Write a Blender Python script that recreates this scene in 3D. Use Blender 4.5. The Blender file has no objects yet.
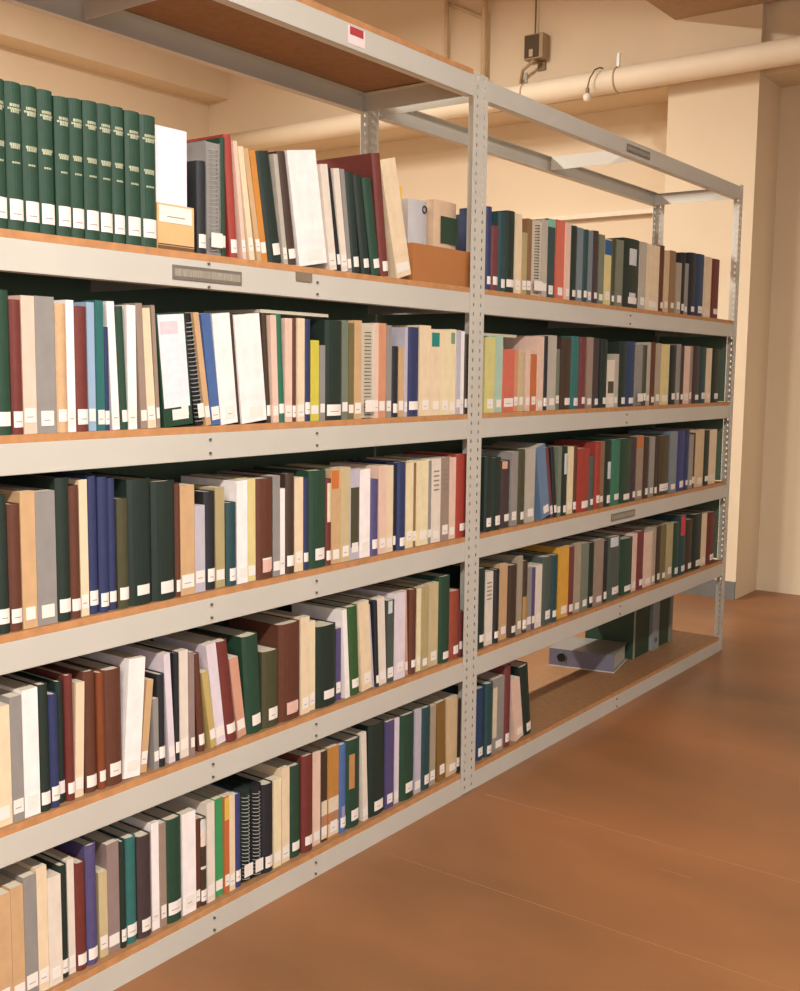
import bpy, bmesh, math, random
from mathutils import Vector, Matrix
random.seed(11)
R = math.radians
COL = bpy.context.scene.collection

# ---------------------------------------------------------------- helpers
def lin(c):
    return tuple(((v/255)/12.92 if v/255 <= .04045 else ((v/255+.055)/1.055)**2.4) for v in c)

MATS = {}
def mat(name, rgb, rough=.6, metal=0, var=.06, scale=18, bump=0, spec=.4, stretch=None):
    if name in MATS: return MATS[name]
    m = bpy.data.materials.new(name); m.use_nodes = True
    nt = m.node_tree; b = nt.nodes['Principled BSDF']
    b.inputs['Roughness'].default_value = rough
    b.inputs['Metallic'].default_value = metal
    b.inputs['Specular IOR Level'].default_value = spec
    tc = nt.nodes.new('ShaderNodeTexCoord'); mp = nt.nodes.new('ShaderNodeMapping')
    if stretch: mp.inputs['Scale'].default_value = stretch
    n = nt.nodes.new('ShaderNodeTexNoise'); n.inputs['Scale'].default_value = scale
    n.inputs['Detail'].default_value = 4
    nt.links.new(tc.outputs['Object'], mp.inputs['Vector'])
    nt.links.new(mp.outputs['Vector'], n.inputs['Vector'])
    r = nt.nodes.new('ShaderNodeValToRGB')
    c = lin(rgb)
    r.color_ramp.elements[0].position = .3; r.color_ramp.elements[1].position = .7
    r.color_ramp.elements[0].color = tuple(v*(1-var) for v in c)+(1,)
    r.color_ramp.elements[1].color = tuple(min(1, v*(1+var)) for v in c)+(1,)
    nt.links.new(n.outputs['Fac'], r.inputs['Fac'])
    nt.links.new(r.outputs['Color'], b.inputs['Base Color'])
    if bump:
        bp = nt.nodes.new('ShaderNodeBump'); bp.inputs['Strength'].default_value = bump
        bp.inputs['Distance'].default_value = .002
        nt.links.new(n.outputs['Fac'], bp.inputs['Height'])
        nt.links.new(bp.outputs['Normal'], b.inputs['Normal'])
    MATS[name] = m
    return m

class MB:
    def __init__(s): s.bm = bmesh.new()
    def box(s, x0, x1, y0, y1, z0, z1):
        v = [s.bm.verts.new(p) for p in ((x0,y0,z0),(x1,y0,z0),(x1,y1,z0),(x0,y1,z0),(x0,y0,z1),(x1,y0,z1),(x1,y1,z1),(x0,y1,z1))]
        for f in ((3,2,1,0),(4,5,6,7),(0,1,5,4),(1,2,6,5),(2,3,7,6),(3,0,4,7)):
            s.bm.faces.new([v[i] for i in f])
        return s
    def prism(s, pts, z0, z1):          # closed xy outline, counter-clockwise, extruded in z
        a = [s.bm.verts.new((x,y,z0)) for x,y in pts]; b = [s.bm.verts.new((x,y,z1)) for x,y in pts]
        n = len(pts)
        for i in range(n):
            j = (i+1) % n
            s.bm.faces.new((a[i],a[j],b[j],b[i]))
        s.bm.faces.new(a[::-1]); s.bm.faces.new(b)
        return s
    def strip(s, outer, inner, z0, z1): # band between two matching open lines, extruded in z
        rows = []
        for (p, q) in zip(outer, inner):
            rows.append([s.bm.verts.new((p[0],p[1],z0)), s.bm.verts.new((p[0],p[1],z1)), s.bm.verts.new((q[0],q[1],z1)), s.bm.verts.new((q[0],q[1],z0))])
        for a, b in zip(rows, rows[1:]):
            for k in range(4):
                l = (k+1) % 4
                s.bm.faces.new((a[k],b[k],b[l],a[l]))
        s.bm.faces.new(rows[0]); s.bm.faces.new(rows[-1][::-1])
        return s
    def tube(s, pts, r, n=10, cap=True):
        rings = []
        P = [Vector(p) for p in pts]
        for i, p in enumerate(P):
            d = (P[min(i+1,len(P)-1)]-P[max(i-1,0)]).normalized()
            u = d.orthogonal().normalized() if i == 0 else (u - d*u.dot(d)).normalized()
            w = d.cross(u)
            rings.append([s.bm.verts.new(p+u*math.cos(2*math.pi*k/n)*r+w*math.sin(2*math.pi*k/n)*r) for k in range(n)])
        for a, b in zip(rings, rings[1:]):
            for k in range(n):
                s.bm.faces.new((a[k],a[(k+1)%n],b[(k+1)%n],b[k]))
        if cap:
            s.bm.faces.new(rings[0][::-1]); s.bm.faces.new(rings[-1])
        return s
    def ring(s, cx, cy, cz, R_, r, axis='z', n=12, m=4):
        vs = []
        for i in range(n):
            a = 2*math.pi*i/n; row = []
            for j in range(m):
                b = 2*math.pi*j/m; rr = R_+r*math.cos(b); h = r*math.sin(b)
                if axis == 'z': p = (cx+rr*math.cos(a), cy+rr*math.sin(a), cz+h)
                elif axis == 'x': p = (cx+h, cy+rr*math.cos(a), cz+rr*math.sin(a))
                else: p = (cx+rr*math.cos(a), cy+h, cz+rr*math.sin(a))
                row.append(s.bm.verts.new(p))
            vs.append(row)
        for i in range(n):
            for j in range(m):
                s.bm.faces.new((vs[i][j],vs[(i+1)%n][j],vs[(i+1)%n][(j+1)%m],vs[i][(j+1)%m]))
        return s
    def build(s, name, m, parent=None, smooth=False, bevel=0):
        bmesh.ops.recalc_face_normals(s.bm, faces=s.bm.faces)
        me = bpy.data.meshes.new(name); s.bm.to_mesh(me); s.bm.free()
        me.materials.append(m)
        if smooth:
            for p in me.polygons: p.use_smooth = True
        o = bpy.data.objects.new(name, me); COL.objects.link(o)
        if parent: o.parent = parent
        if bevel:
            bv = o.modifiers.new('bevel', 'BEVEL'); bv.width = bevel; bv.segments = 2; bv.limit_method = 'ANGLE'
        return o

def thing(name, label, cat, loc=(0,0,0), rot=(0,0,0), group=None):
    o = bpy.data.objects.new(name, None); COL.objects.link(o)
    o.empty_display_size = .05
    o.location = loc; o.rotation_euler = rot
    o['label'] = label; o['category'] = cat
    if group: o['group'] = group
    return o
def tag(o, label, cat, group=None):
    o['label'] = label; o['category'] = cat
    if group: o['group'] = group
    return o
def struct(o): o['kind'] = 'structure'; return o

# ---------------------------------------------------------------- materials
M_STEEL = mat('painted_steel', (194,190,180), .42, .0, .03, 5, spec=.5)
M_STEEL_D = mat('bare_steel', (150,148,142), .4, .5, .05, 9)
M_BOARD = mat('shelf_particle_board', (142,104,70), .6, 0, .12, 40, .1)
M_LIT_EDGE = mat('board_edge_lit_tone', (186,134,88), .6, 0, .14, 30)  # same board; direct light on its front edge put into the colour
M_GAP_SHADE = mat('gap_shade_green', (92,110,90), .7, 0, .06, 3)  # for added sheets standing in for shaded gaps and hidden back-row books
M_BOLT = mat('zinc_bolt', (120,112,100), .4, .6)
M_HOLE = mat('dark_slot', (70,66,62), .8)
M_PAGE = mat('paper_edges', (196,184,164), .85, 0, .06, 220, stretch=(8,.2,.2))
M_LABEL = mat('white_call_label', (232,224,216), .7, 0, .02, 160)
M_COILD = mat('black_wire', (40,40,42), .4)
M_COILW = mat('white_wire', (160,162,158), .45)

PAL = {
 'dark green':(36,66,50),'black green':(32,46,40),'black':(36,38,42),'grey':(142,138,134),'red':(154,58,48),
 'pale pink':(222,190,172),'cream':(226,204,172),'tan':(198,162,122),'orange':(200,134,62),'light grey':(180,172,160),
 'dark brown':(66,50,40),'white':(240,232,230),'off white':(222,210,196),'maroon':(106,48,42),'pale blue':(150,172,196),
 'teal':(48,104,100),'navy':(46,54,92),'brown grey':(150,130,116),'blue':(110,130,170),'green':(44,104,82),
 'brown':(92,54,40),'yellow':(202,190,74),'grey green':(112,120,104),'olive':(150,140,104),'mint white':(206,220,204),
 'salmon':(204,142,110),'lavender':(184,178,190),'ivory':(228,212,174),'olive dark':(70,68,46),'khaki':(172,156,114),
 'teal dark':(38,68,72),'pale yellow':(216,200,140),'khaki light':(196,178,138),'purple':(82,74,116),'brown tan':(134,102,70),
 'rust brown':(122,64,36),'lavender white':(218,206,214),'mauve':(144,124,120),'khaki yellow':(186,164,104),
 'salmon pale':(202,150,128),'green dark':(50,84,44),'grey dark':(74,84,78),'brick':(140,66,50),'dark plum':(66,52,54),
 'bright green':(60,146,92),'rust orange':(186,104,60),'royal blue':(56,62,112),'ochre':(182,128,66),'blue':(74,102,152),
 'beige grey':(164,150,130),'ochre dark':(128,96,52),'beige':(206,178,140),'crimson dark':(110,54,56),'coral':(204,104,86),
 'grey blue':(112,126,134),'navy blue':(38,60,92),'mint':(166,194,176),'mint yellow':(204,196,128),'steel blue':(98,124,156),
 'brown olive':(76,64,46),'sea green':(52,112,88),'golden yellow':(214,160,64),'olive':(110,100,66)}
def cover(c, kind='s'):
    rough = .55 if kind == 'h' else .4
    return mat(c.replace(' ','_')+('_cloth' if kind == 'h' else '_card'), PAL[c], rough, 0, .07, 60 if kind == 'h' else 25, .08 if kind == 'h' else 0)
LP1, LP2, LPFILL, EXPO = 75, 170, 170, 0.0
CAMF, CAMYAW, CAMPIT, CAMROL, CAMX, CAMY, CAMZ = 1085.40, 53.7019, 6.5592, .6639, -3.0827, -1.9865, 1.4797
LP1, LP2, LPFILL, EXPO = (145,125,32,4), 190, 78, 0.06
BOOKS = {
 '1L': [
  (-2.0296,0.0372,0.297,0.0,0.014,'dark green','h','set'),
  (-1.9916,0.0378,0.297,0.0,0.014,'dark green','h','set'),
  (-1.9531,0.0363,0.297,0.0,0.014,'dark green','h','set'),
  (-1.9159,0.0367,0.297,0.0,0.014,'dark green','h','set'),
  (-1.8784,0.0367,0.297,0.0,0.014,'dark green','h','set'),
  (-1.8409,0.0378,0.297,0.0,0.014,'dark green','h','set'),
  (-1.8023,0.0373,0.297,0.0,0.014,'dark green','h','set'),
  (-1.7642,0.0362,0.297,0.0,0.014,'dark green','h','set'),
  (-1.7272,0.0378,0.297,0.0,0.014,'dark green','h','set'),
  (-1.6887,0.0373,0.297,0.0,0.014,'dark green','h','set'),
  (-1.6505,0.0376,0.297,0.0,0.014,'dark green','h','set'),
  (-1.6101,0.0371,0.291,0.0,0.012,'dark green','h','set'),
  (-1.5717,0.0346,0.295,0.0,0.014,'dark green','h','set'),
  (-1.5365,0.0374,0.297,0.0,0.012,'dark green','h','set'),
  (-1.4961,0.0379,0.299,0.0,0.016,'dark green','h','set'),
  (-1.4576,0.0344,0.300,0.0,0.016,'dark green','h','set'),
  (-1.4226,0.0424,0.298,0.0,0.012,'dark green','h','set'),
  (-1.3796,0.0462,0.297,0.0,0.012,'dark green','h','set'),
  (-1.2056,0.0282,0.222,0.0,0.012,'black','h',''),
  (-1.1723,0.0476,0.275,0.0,0.012,'grey','p',''),
  (-1.1227,0.0143,0.291,0.0,0.016,'dark green','h','n'),
  (-1.0871,0.0252,0.302,-4.1,0.019,'red','h',''),
  (-1.0489,0.0135,0.291,-6.5,0.014,'pale pink','s','n'),
  (-1.0254,0.0180,0.281,-8.4,0.012,'cream','s','n'),
  (-0.9982,0.0173,0.281,-10.1,0.012,'tan','s','n'),
  (-0.9735,0.0216,0.281,-9.5,0.019,'orange','s',''),
  (-0.9465,0.0516,0.283,-10.4,0.019,'black green','h',''),
  (-0.8937,0.0159,0.284,-8.5,0.014,'light grey','s','n'),
  (-0.8741,0.0314,0.294,-9.1,0.014,'dark brown','h','n'),
  (-0.8324,0.1159,0.303,-9.9,0.012,'white','b','n'),
  (-0.7061,0.0307,0.287,-8.9,0.012,'off white','s','n'),
  (-0.6681,0.0145,0.282,-10.2,0.014,'black','s','n'),  # black slab standing in for the dark gap between the white volumes
  (-0.6529,0.0260,0.284,-8.5,0.012,'off white','s',''),
  (-0.6261,0.0180,0.286,-7.7,0.012,'grey','s','n'),
  (-0.6054,0.0359,0.281,-7.0,0.014,'black green','h',''),
  (-0.5579,0.0371,0.280,-9.2,0.014,'black green','h',''),
  (-0.5131,0.0419,0.278,-10.5,0.012,'dark green','h',''),
  (-0.4703,0.0385,0.354,-7.9,0.012,'maroon','h','n'),
  (-0.3874,0.0754,0.349,-15.0,0.014,'cream','s','wide'),
 ],
 '2L': [
  (-2.0382,0.0429,0.278,0.0,0.014,'navy','h',''),
  (-1.9946,0.0417,0.268,0.0,0.014,'dark green','h',''),
  (-1.9521,0.0467,0.265,0.0,0.014,'tan','s',''),
  (-1.9046,0.0305,0.295,0.0,0.014,'white','s',''),
  (-1.8733,0.0282,0.289,0.0,0.014,'olive dark','h',''),
  (-1.8443,0.0268,0.276,0.0,0.014,'maroon','h',''),
  (-1.8167,0.0433,0.297,0.0,0.014,'maroon','h',''),
  (-1.7726,0.0405,0.298,0.0,0.014,'dark green','h',''),
  (-1.7313,0.0264,0.280,0.0,0.014,'maroon','h',''),
  (-1.7041,0.0321,0.290,0.0,0.014,'pale pink','s',''),
  (-1.6712,0.0486,0.291,0.0,0.014,'grey','s',''),
  (-1.6198,0.0268,0.279,0.0,0.014,'tan','h',''),
  (-1.5924,0.0199,0.287,0.0,0.014,'white','s',''),
  (-1.5719,0.0321,0.275,0.0,0.012,'maroon','h',''),
  (-1.5344,0.0206,0.286,0.0,0.019,'pale blue','s',''),
  (-1.5133,0.0207,0.291,0.0,0.014,'teal','s',''),
  (-1.4920,0.0145,0.233,0.0,0.016,'navy','h',''),
  (-1.4678,0.0208,0.291,-2.2,0.019,'white','s',''),
  (-1.4464,0.0184,0.281,-2.2,0.012,'dark green','h',''),
  (-1.4274,0.0249,0.285,0.0,0.012,'white','s',''),
  (-1.3904,0.0192,0.291,-2.3,0.012,'brown grey','s',''),
  (-1.3665,0.0253,0.281,-3.2,0.016,'cream','s',''),
  (-1.3406,0.0105,0.289,-2.6,0.014,'brown grey','s','n'),
  (-1.3189,0.0926,0.271,-4.8,0.012,'dark green','b','bigwhite'),
  (-1.2078,0.0249,0.276,-8.1,0.019,'black','p','n'),
  (-1.1816,0.0175,0.280,-8.2,0.014,'tan','s',''),
  (-1.1633,0.0308,0.278,-7.0,0.012,'blue','s',''),
  (-1.1304,0.0603,0.279,-5.8,0.014,'white','s',''),
  (-1.0648,0.0087,0.280,-5.4,0.019,'dark brown','s','n'),
  (-1.0534,0.0922,0.280,-5.8,0.014,'white','b','n'),
  (-0.9561,0.0160,0.290,-3.6,0.019,'dark brown','h',''),
  (-0.9395,0.0224,0.285,-2.2,0.012,'pale pink','s',''),
  (-0.9123,0.0239,0.289,-3.0,0.016,'green','h',''),
  (-0.8879,0.0280,0.280,0.0,0.016,'pale pink','s',''),
  (-0.8568,0.0167,0.281,0.0,0.019,'brown','h',''),
  (-0.8396,0.0287,0.282,0.0,0.014,'cream','s',''),
  (-0.8089,0.0253,0.281,0.0,0.016,'navy','h',''),
  (-0.7826,0.0345,0.224,0.0,0.016,'yellow','s',''),
  (-0.7475,0.0219,0.211,0.0,0.012,'grey','s',''),
  (-0.7249,0.0735,0.282,0.0,0.012,'black green','h','wide'),
  (-0.6484,0.0275,0.285,0.0,0.014,'grey green','s','n'),
  (-0.6187,0.0250,0.278,0.0,0.014,'olive','s',''),
  (-0.5931,0.0328,0.287,0.0,0.012,'tan','s',''),
  (-0.5558,0.0573,0.280,0.0,0.012,'mint white','p',''),
  (-0.4979,0.0197,0.283,0.0,0.012,'pale pink','s',''),
  (-0.4756,0.0393,0.284,0.0,0.016,'salmon','s',''),
  (-0.4357,0.0254,0.279,0.0,0.014,'grey','s',''),
  (-0.4058,0.0362,0.217,0.0,0.019,'black','h',''),
  (-0.3671,0.0267,0.215,0.0,0.019,'tan','s',''),
  (-0.3398,0.0153,0.277,0.0,0.016,'lavender','s','n'),
  (-0.3240,0.0580,0.278,0.0,0.014,'navy','h','wide'),
  (-0.2654,0.0604,0.286,0.0,0.012,'cream','s',''),
  (-0.2044,0.0564,0.276,0.0,0.012,'cream','s','tealtop'),
  (-0.1474,0.0527,0.275,0.0,0.012,'ivory','s',''),
  (-0.0891,0.0359,0.280,0.0,0.016,'ivory','s','greentop'),
  (-0.0526,0.0238,0.278,0.0,0.012,'lavender','s','n'),
  (-0.0259,0.0241,0.276,0.0,0.016,'white','s','n'),
  (-0.0013,0.0279,0.267,0.0,0.014,'dark brown','h',''),
 ],
 '3L': [
  (-2.0543,0.0438,0.261,0.0,0.014,'teal dark','h',''),
  (-2.0097,0.0282,0.295,0.0,0.014,'dark green','h',''),
  (-1.9807,0.0475,0.287,0.0,0.014,'off white','s',''),
  (-1.9324,0.0478,0.281,0.0,0.014,'white','s',''),
  (-1.8839,0.0264,0.258,0.0,0.014,'black green','h',''),
  (-1.8567,0.0333,0.272,0.0,0.014,'brown','h',''),
  (-1.8226,0.0414,0.281,0.0,0.014,'dark green','h',''),
  (-1.7804,0.0290,0.294,0.0,0.014,'black green','h',''),
  (-1.7505,0.0299,0.273,0.0,0.014,'brown','h',''),
  (-1.7198,0.0362,0.297,0.0,0.014,'tan','s',''),
  (-1.6828,0.0499,0.294,0.0,0.014,'grey','s',''),
  (-1.6301,0.0344,0.320,0.0,0.014,'black green','h',''),
  (-1.5947,0.0270,0.300,0.0,0.016,'brown','h',''),
  (-1.5662,0.0220,0.311,0.0,0.018,'cream','s',''),
  (-1.5420,0.0265,0.318,0.0,0.021,'navy','h',''),
  (-1.5149,0.0252,0.314,0.0,0.016,'navy','h',''),
  (-1.4860,0.0227,0.309,0.0,0.021,'navy','h',''),
  (-1.4627,0.0303,0.259,0.0,0.014,'olive dark','h',''),
  (-1.4313,0.0696,0.301,0.0,0.016,'black green','h','n'),
  (-1.3611,0.0737,0.291,0.0,0.014,'black green','h','sq'),
  (-1.2868,0.0154,0.281,0.0,0.014,'brown','h','n'),
  (-1.2708,0.0466,0.275,0.0,0.014,'tan','s','wide'),
  (-1.2214,0.0341,0.220,0.0,0.016,'lavender','s',''),
  (-1.1842,0.0377,0.252,0.0,0.021,'black','h',''),
  (-1.1458,0.0321,0.259,0.0,0.021,'khaki','s',''),
  (-1.1131,0.0358,0.218,0.0,0.014,'teal dark','h',''),
  (-1.0757,0.0390,0.272,0.0,0.014,'white','s','n'),
  (-1.0339,0.0289,0.274,0.0,0.016,'pale yellow','s',''),
  (-1.0044,0.0659,0.272,0.0,0.014,'brown','h','pinksq'),
  (-0.9367,0.0280,0.275,0.0,0.016,'grey','s',''),
  (-0.9067,0.0198,0.238,0.0,0.018,'white','s',''),
  (-0.8863,0.0340,0.278,0.0,0.014,'dark brown','h',''),
  (-0.8517,0.0355,0.264,0.0,0.014,'cream','s',''),
  (-0.8132,0.0217,0.261,0.0,0.016,'navy','h',''),
  (-0.7909,0.0742,0.279,0.0,0.014,'dark green','h','nolabel n'),
  (-0.7147,0.0230,0.251,0.0,0.016,'maroon','h','whitemid'),
  (-0.6911,0.0413,0.275,0.0,0.016,'tan','s','orangetop'),
  (-0.6492,0.0418,0.279,0.0,0.014,'khaki light','s','n'),
  (-0.6051,0.0453,0.270,0.0,0.016,'lavender','s','darkmid'),
  (-0.5588,0.0497,0.267,0.0,0.016,'white','s',''),
  (-0.5085,0.0401,0.233,0.0,0.016,'purple','h',''),
  (-0.4678,0.0380,0.273,0.0,0.014,'pale pink','s',''),
  (-0.4260,0.0364,0.270,0.0,0.018,'cream','s',''),
  (-0.3858,0.0144,0.270,0.0,0.021,'black','h','n'),
  (-0.3708,0.0425,0.276,0.0,0.014,'navy','h',''),
  (-0.3251,0.0409,0.273,0.0,0.016,'ivory','s','n'),
  (-0.2788,0.0152,0.270,0.0,0.021,'brown tan','s','n'),
  (-0.2630,0.0590,0.276,0.0,0.014,'ivory','s','n'),
  (-0.1992,0.0181,0.272,0.0,0.018,'grey','s','n'),
  (-0.1805,0.0505,0.277,0.0,0.016,'off white','s','text n'),
  (-0.1294,0.0473,0.278,0.0,0.014,'brown grey','s','text n'),
  (-0.0794,0.0396,0.275,0.0,0.016,'pale pink','s','n'),
  (-0.0371,0.0718,0.283,0.0,0.018,'red','h','sqr'),
 ],
 '4L': [
  (-2.0387,0.0335,0.264,0.0,0.014,'grey','s',''),
  (-2.0043,0.0423,0.279,0.0,0.014,'black green','h',''),
  (-1.9613,0.0243,0.271,0.0,0.014,'olive dark','h',''),
  (-1.9362,0.0487,0.293,0.0,0.014,'tan','s',''),
  (-1.8867,0.0268,0.261,0.0,0.014,'olive dark','h',''),
  (-1.8591,0.0301,0.293,0.0,0.014,'white','s',''),
  (-1.8282,0.0243,0.267,0.0,0.014,'brown','h',''),
  (-1.8031,0.0430,0.264,0.0,0.014,'cream','s',''),
  (-1.7593,0.0293,0.278,0.0,0.014,'grey','s',''),
  (-1.7291,0.0394,0.286,0.0,0.014,'white','s',''),
  (-1.6889,0.0266,0.289,0.0,0.014,'black green','h',''),
  (-1.6616,0.0239,0.261,0.0,0.014,'navy','h',''),
  (-1.6348,0.0190,0.282,0.0,0.025,'black green','h',''),
  (-1.6152,0.0211,0.293,0.0,0.018,'maroon','h',''),
  (-1.5936,0.0232,0.268,2.1,0.020,'cream','s',''),
  (-1.5598,0.0325,0.288,0.0,0.025,'brown','h',''),
  (-1.5267,0.0195,0.280,0.0,0.018,'rust brown','h',''),
  (-1.5058,0.0496,0.280,0.0,0.020,'brown','h','sq'),
  (-1.4557,0.0496,0.290,4.5,0.018,'white','s','n'),
  (-1.4026,0.0201,0.228,6.6,0.022,'tan','s',''),
  (-1.3615,0.0156,0.178,0.0,0.018,'grey','s','n'),
  (-1.3453,0.0220,0.235,0.0,0.020,'black','h',''),
  (-1.3107,0.0198,0.282,-2.9,0.020,'lavender white','s','n'),
  (-1.2904,0.0146,0.277,0.0,0.020,'black','h','n'),
  (-1.2707,0.0291,0.277,0.0,0.025,'off white','s','n'),
  (-1.2409,0.0144,0.270,0.0,0.018,'mauve','s','n'),
  (-1.2089,0.0214,0.261,-3.8,0.022,'brown','h',''),
  (-1.1701,0.0205,0.210,-8.4,0.018,'khaki yellow','s','n'),
  (-1.1473,0.0338,0.276,-7.1,0.022,'lavender white','s','n'),
  (-1.1126,0.0354,0.278,-6.9,0.018,'maroon','h','wide'),
  (-1.0718,0.0314,0.224,-8.1,0.018,'salmon pale','s',''),
  (-1.0382,0.0604,0.272,-3.6,0.018,'dark green','h','sq'),
  (-0.9774,0.0656,0.215,0.0,0.018,'olive dark','h',''),
  (-0.9111,0.0879,0.278,0.0,0.018,'brown','h','pinksq'),
  (-0.8198,0.0368,0.283,0.0,0.018,'cream','s',''),
  (-0.7762,0.0260,0.263,0.0,0.025,'ivory','s','n'),
  (-0.7496,0.0859,0.242,0.0,0.018,'black green','h','n'),
  (-0.6556,0.0226,0.220,0.0,0.025,'purple','s',''),
  (-0.6175,0.0200,0.274,-3.9,0.018,'white','s',''),
  (-0.5909,0.0493,0.275,-3.0,0.025,'green dark','h',''),
  (-0.5329,0.0507,0.280,-4.7,0.022,'cream','s','n'),
  (-0.4771,0.0086,0.268,-5.6,0.025,'lavender','s','n'),
  (-0.4679,0.0159,0.275,-2.9,0.018,'black','h',''),
  (-0.4505,0.0382,0.280,-3.0,0.020,'off white','s','n'),
  (-0.4118,0.0339,0.265,0.0,0.018,'grey dark','s','whitetop'),
  (-0.3744,0.0575,0.281,0.0,0.018,'lavender white','s','n'),
  (-0.3052,0.0150,0.281,-2.3,0.025,'salmon pale','s','n'),
  (-0.2896,0.0357,0.280,0.0,0.020,'brown','h',''),
  (-0.2472,0.0227,0.276,0.0,0.022,'ivory','s','n'),
  (-0.2239,0.0369,0.280,0.0,0.018,'khaki','s','n'),
  (-0.1801,0.0557,0.282,0.0,0.022,'khaki light','s',''),
  (-0.1238,0.0647,0.298,0.0,0.018,'dark green','h','sq'),
  (-0.0585,0.0590,0.238,0.0,0.018,'brick','h','n'),
  (0.0061,0.0254,0.157,0.0,0.022,'maroon','h','n'),
 ],
 '5L': [
  (-2.0429,0.0326,0.291,0.0,0.014,'olive dark','h',''),
  (-2.0095,0.0418,0.295,0.0,0.014,'olive dark','h',''),
  (-1.9669,0.0272,0.290,0.0,0.014,'grey','s',''),
  (-1.9389,0.0222,0.294,0.0,0.014,'grey','s',''),
  (-1.9159,0.0451,0.265,0.0,0.014,'teal dark','h',''),
  (-1.8700,0.0244,0.260,0.0,0.014,'cream','s',''),
  (-1.8448,0.0225,0.296,0.0,0.014,'white','s',''),
  (-1.8215,0.0495,0.267,0.0,0.014,'tan','s',''),
  (-1.7712,0.0312,0.272,0.0,0.014,'tan','s',''),
  (-1.7392,0.0330,0.284,0.0,0.014,'grey','s',''),
  (-1.7055,0.0266,0.293,0.0,0.014,'cream','s',''),
  (-1.6781,0.0356,0.258,0.0,0.014,'off white','s',''),
  (-1.6398,0.0214,0.271,0.0,0.024,'black green','h',''),
  (-1.6178,0.0186,0.277,0.0,0.024,'off white','s',''),
  (-1.5985,0.0279,0.262,0.0,0.020,'maroon','h',''),
  (-1.5690,0.0302,0.294,0.0,0.020,'purple','h',''),
  (-1.5303,0.0244,0.213,0.0,0.024,'khaki light','s','n'),
  (-1.5054,0.0351,0.273,0.0,0.024,'mauve','s','wide'),
  (-1.4697,0.0165,0.269,0.0,0.020,'black green','h','n'),
  (-1.4515,0.0342,0.269,0.0,0.024,'teal','h',''),
  (-1.4167,0.0424,0.261,0.0,0.020,'dark plum','h',''),
  (-1.3693,0.0237,0.279,0.0,0.024,'white','s','n'),
  (-1.3450,0.0194,0.272,0.0,0.020,'brown grey','s','n'),
  (-1.3250,0.0504,0.273,0.0,0.020,'dark green','h','wide'),
  (-1.2716,0.0460,0.270,0.0,0.020,'white','s',''),
  (-1.2250,0.0156,0.242,0.0,0.022,'brown','s','n'),
  (-1.2086,0.0227,0.239,0.0,0.022,'dark brown','h','whitetopb'),
  (-1.1853,0.0269,0.272,0.0,0.020,'off white','s','n'),
  (-1.1510,0.0283,0.270,0.0,0.027,'bright green','s','wide'),
  (-1.1221,0.0171,0.269,0.0,0.020,'rust orange','s','yellowtop'),
  (-1.1044,0.0207,0.268,0.0,0.020,'cream','s','n'),
  (-1.0789,0.0205,0.262,0.0,0.024,'royal blue','h',''),
  (-1.0578,0.0410,0.270,0.0,0.022,'black green','p','n'),
  (-1.0163,0.0374,0.266,0.0,0.020,'black','p','n'),
  (-0.9760,0.0439,0.256,0.0,0.022,'black','h','sq'),
  (-0.9316,0.0310,0.256,0.0,0.020,'ivory','s','n'),
  (-0.8954,0.0316,0.279,0.0,0.022,'cream','s','n'),
  (-0.8594,0.0471,0.273,0.0,0.027,'dark green','h',''),
  (-0.8117,0.0480,0.291,0.0,0.020,'maroon','h','n'),
  (-0.7582,0.0357,0.283,0.0,0.027,'pale pink','s','n'),
  (-0.7219,0.0262,0.279,0.0,0.024,'dark brown','s','whitebot'),
  (-0.6951,0.0486,0.283,0.0,0.020,'ochre','s','whitebot'),
  (-0.6433,0.0377,0.277,0.0,0.024,'blue','h','whitebot2'),
  (-0.6050,0.0664,0.279,0.0,0.024,'dark green','h','sticker sq'),
  (-0.5250,0.0244,0.287,-2.7,0.020,'off white','s','n'),
  (-0.4951,0.0841,0.297,0.0,0.024,'black green','h','n'),
  (-0.4104,0.0426,0.289,0.0,0.020,'purple','s',''),
  (-0.3547,0.0244,0.285,0.0,0.027,'lavender white','s','n'),
  (-0.3297,0.0742,0.288,0.0,0.020,'dark green','h','sq'),
  (-0.2477,0.0342,0.285,0.0,0.022,'lavender','s','n'),
  (-0.2129,0.0525,0.284,0.0,0.022,'teal dark','h',''),
  (-0.1563,0.0316,0.279,0.0,0.024,'beige grey','s','n'),
  (-0.1135,0.0508,0.280,-2.2,0.022,'ochre dark','s',''),
  (-0.0564,0.0654,0.279,0.0,0.024,'beige','s','n'),
  (0.0096,0.0256,0.260,0.0,0.027,'dark brown','h','n'),
 ],
 '1R': [
  (0.1136,0.0357,0.279,0.0,0.012,'navy','h','shallow'),
  (0.1520,0.0464,0.220,0.0,0.014,'crimson dark','h','shallow'),
  (0.1990,0.0504,0.272,0.0,0.014,'teal dark','h',''),
  (0.2539,0.0589,0.283,0.0,0.016,'black green','h','wide'),
  (0.3160,0.0459,0.280,0.0,0.016,'cream','s','n'),
  (0.3625,0.0318,0.219,0.0,0.012,'khaki','s','n'),
  (0.3979,0.0327,0.272,0.0,0.014,'brown tan','s',''),
  (0.4312,0.0782,0.272,0.0,0.012,'light grey','p','n'),
  (0.5106,0.0344,0.282,0.0,0.012,'light grey','s','n'),
  (0.5500,0.0586,0.290,0.0,0.016,'teal dark','s','mintedge'),
  (0.6255,0.0657,0.295,0.0,0.019,'coral','s',''),
  (0.6918,0.0360,0.291,0.0,0.012,'pale pink','s','n'),
  (0.7293,0.0543,0.285,0.0,0.014,'black green','h','n'),
  (0.7843,0.0466,0.283,0.0,0.012,'grey blue','s','n'),
  (0.8327,0.0434,0.281,0.0,0.012,'teal dark','h',''),
  (0.8838,0.0398,0.283,0.0,0.016,'grey blue','s',''),
  (0.9270,0.0545,0.287,0.0,0.019,'dark plum','h',''),
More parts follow.
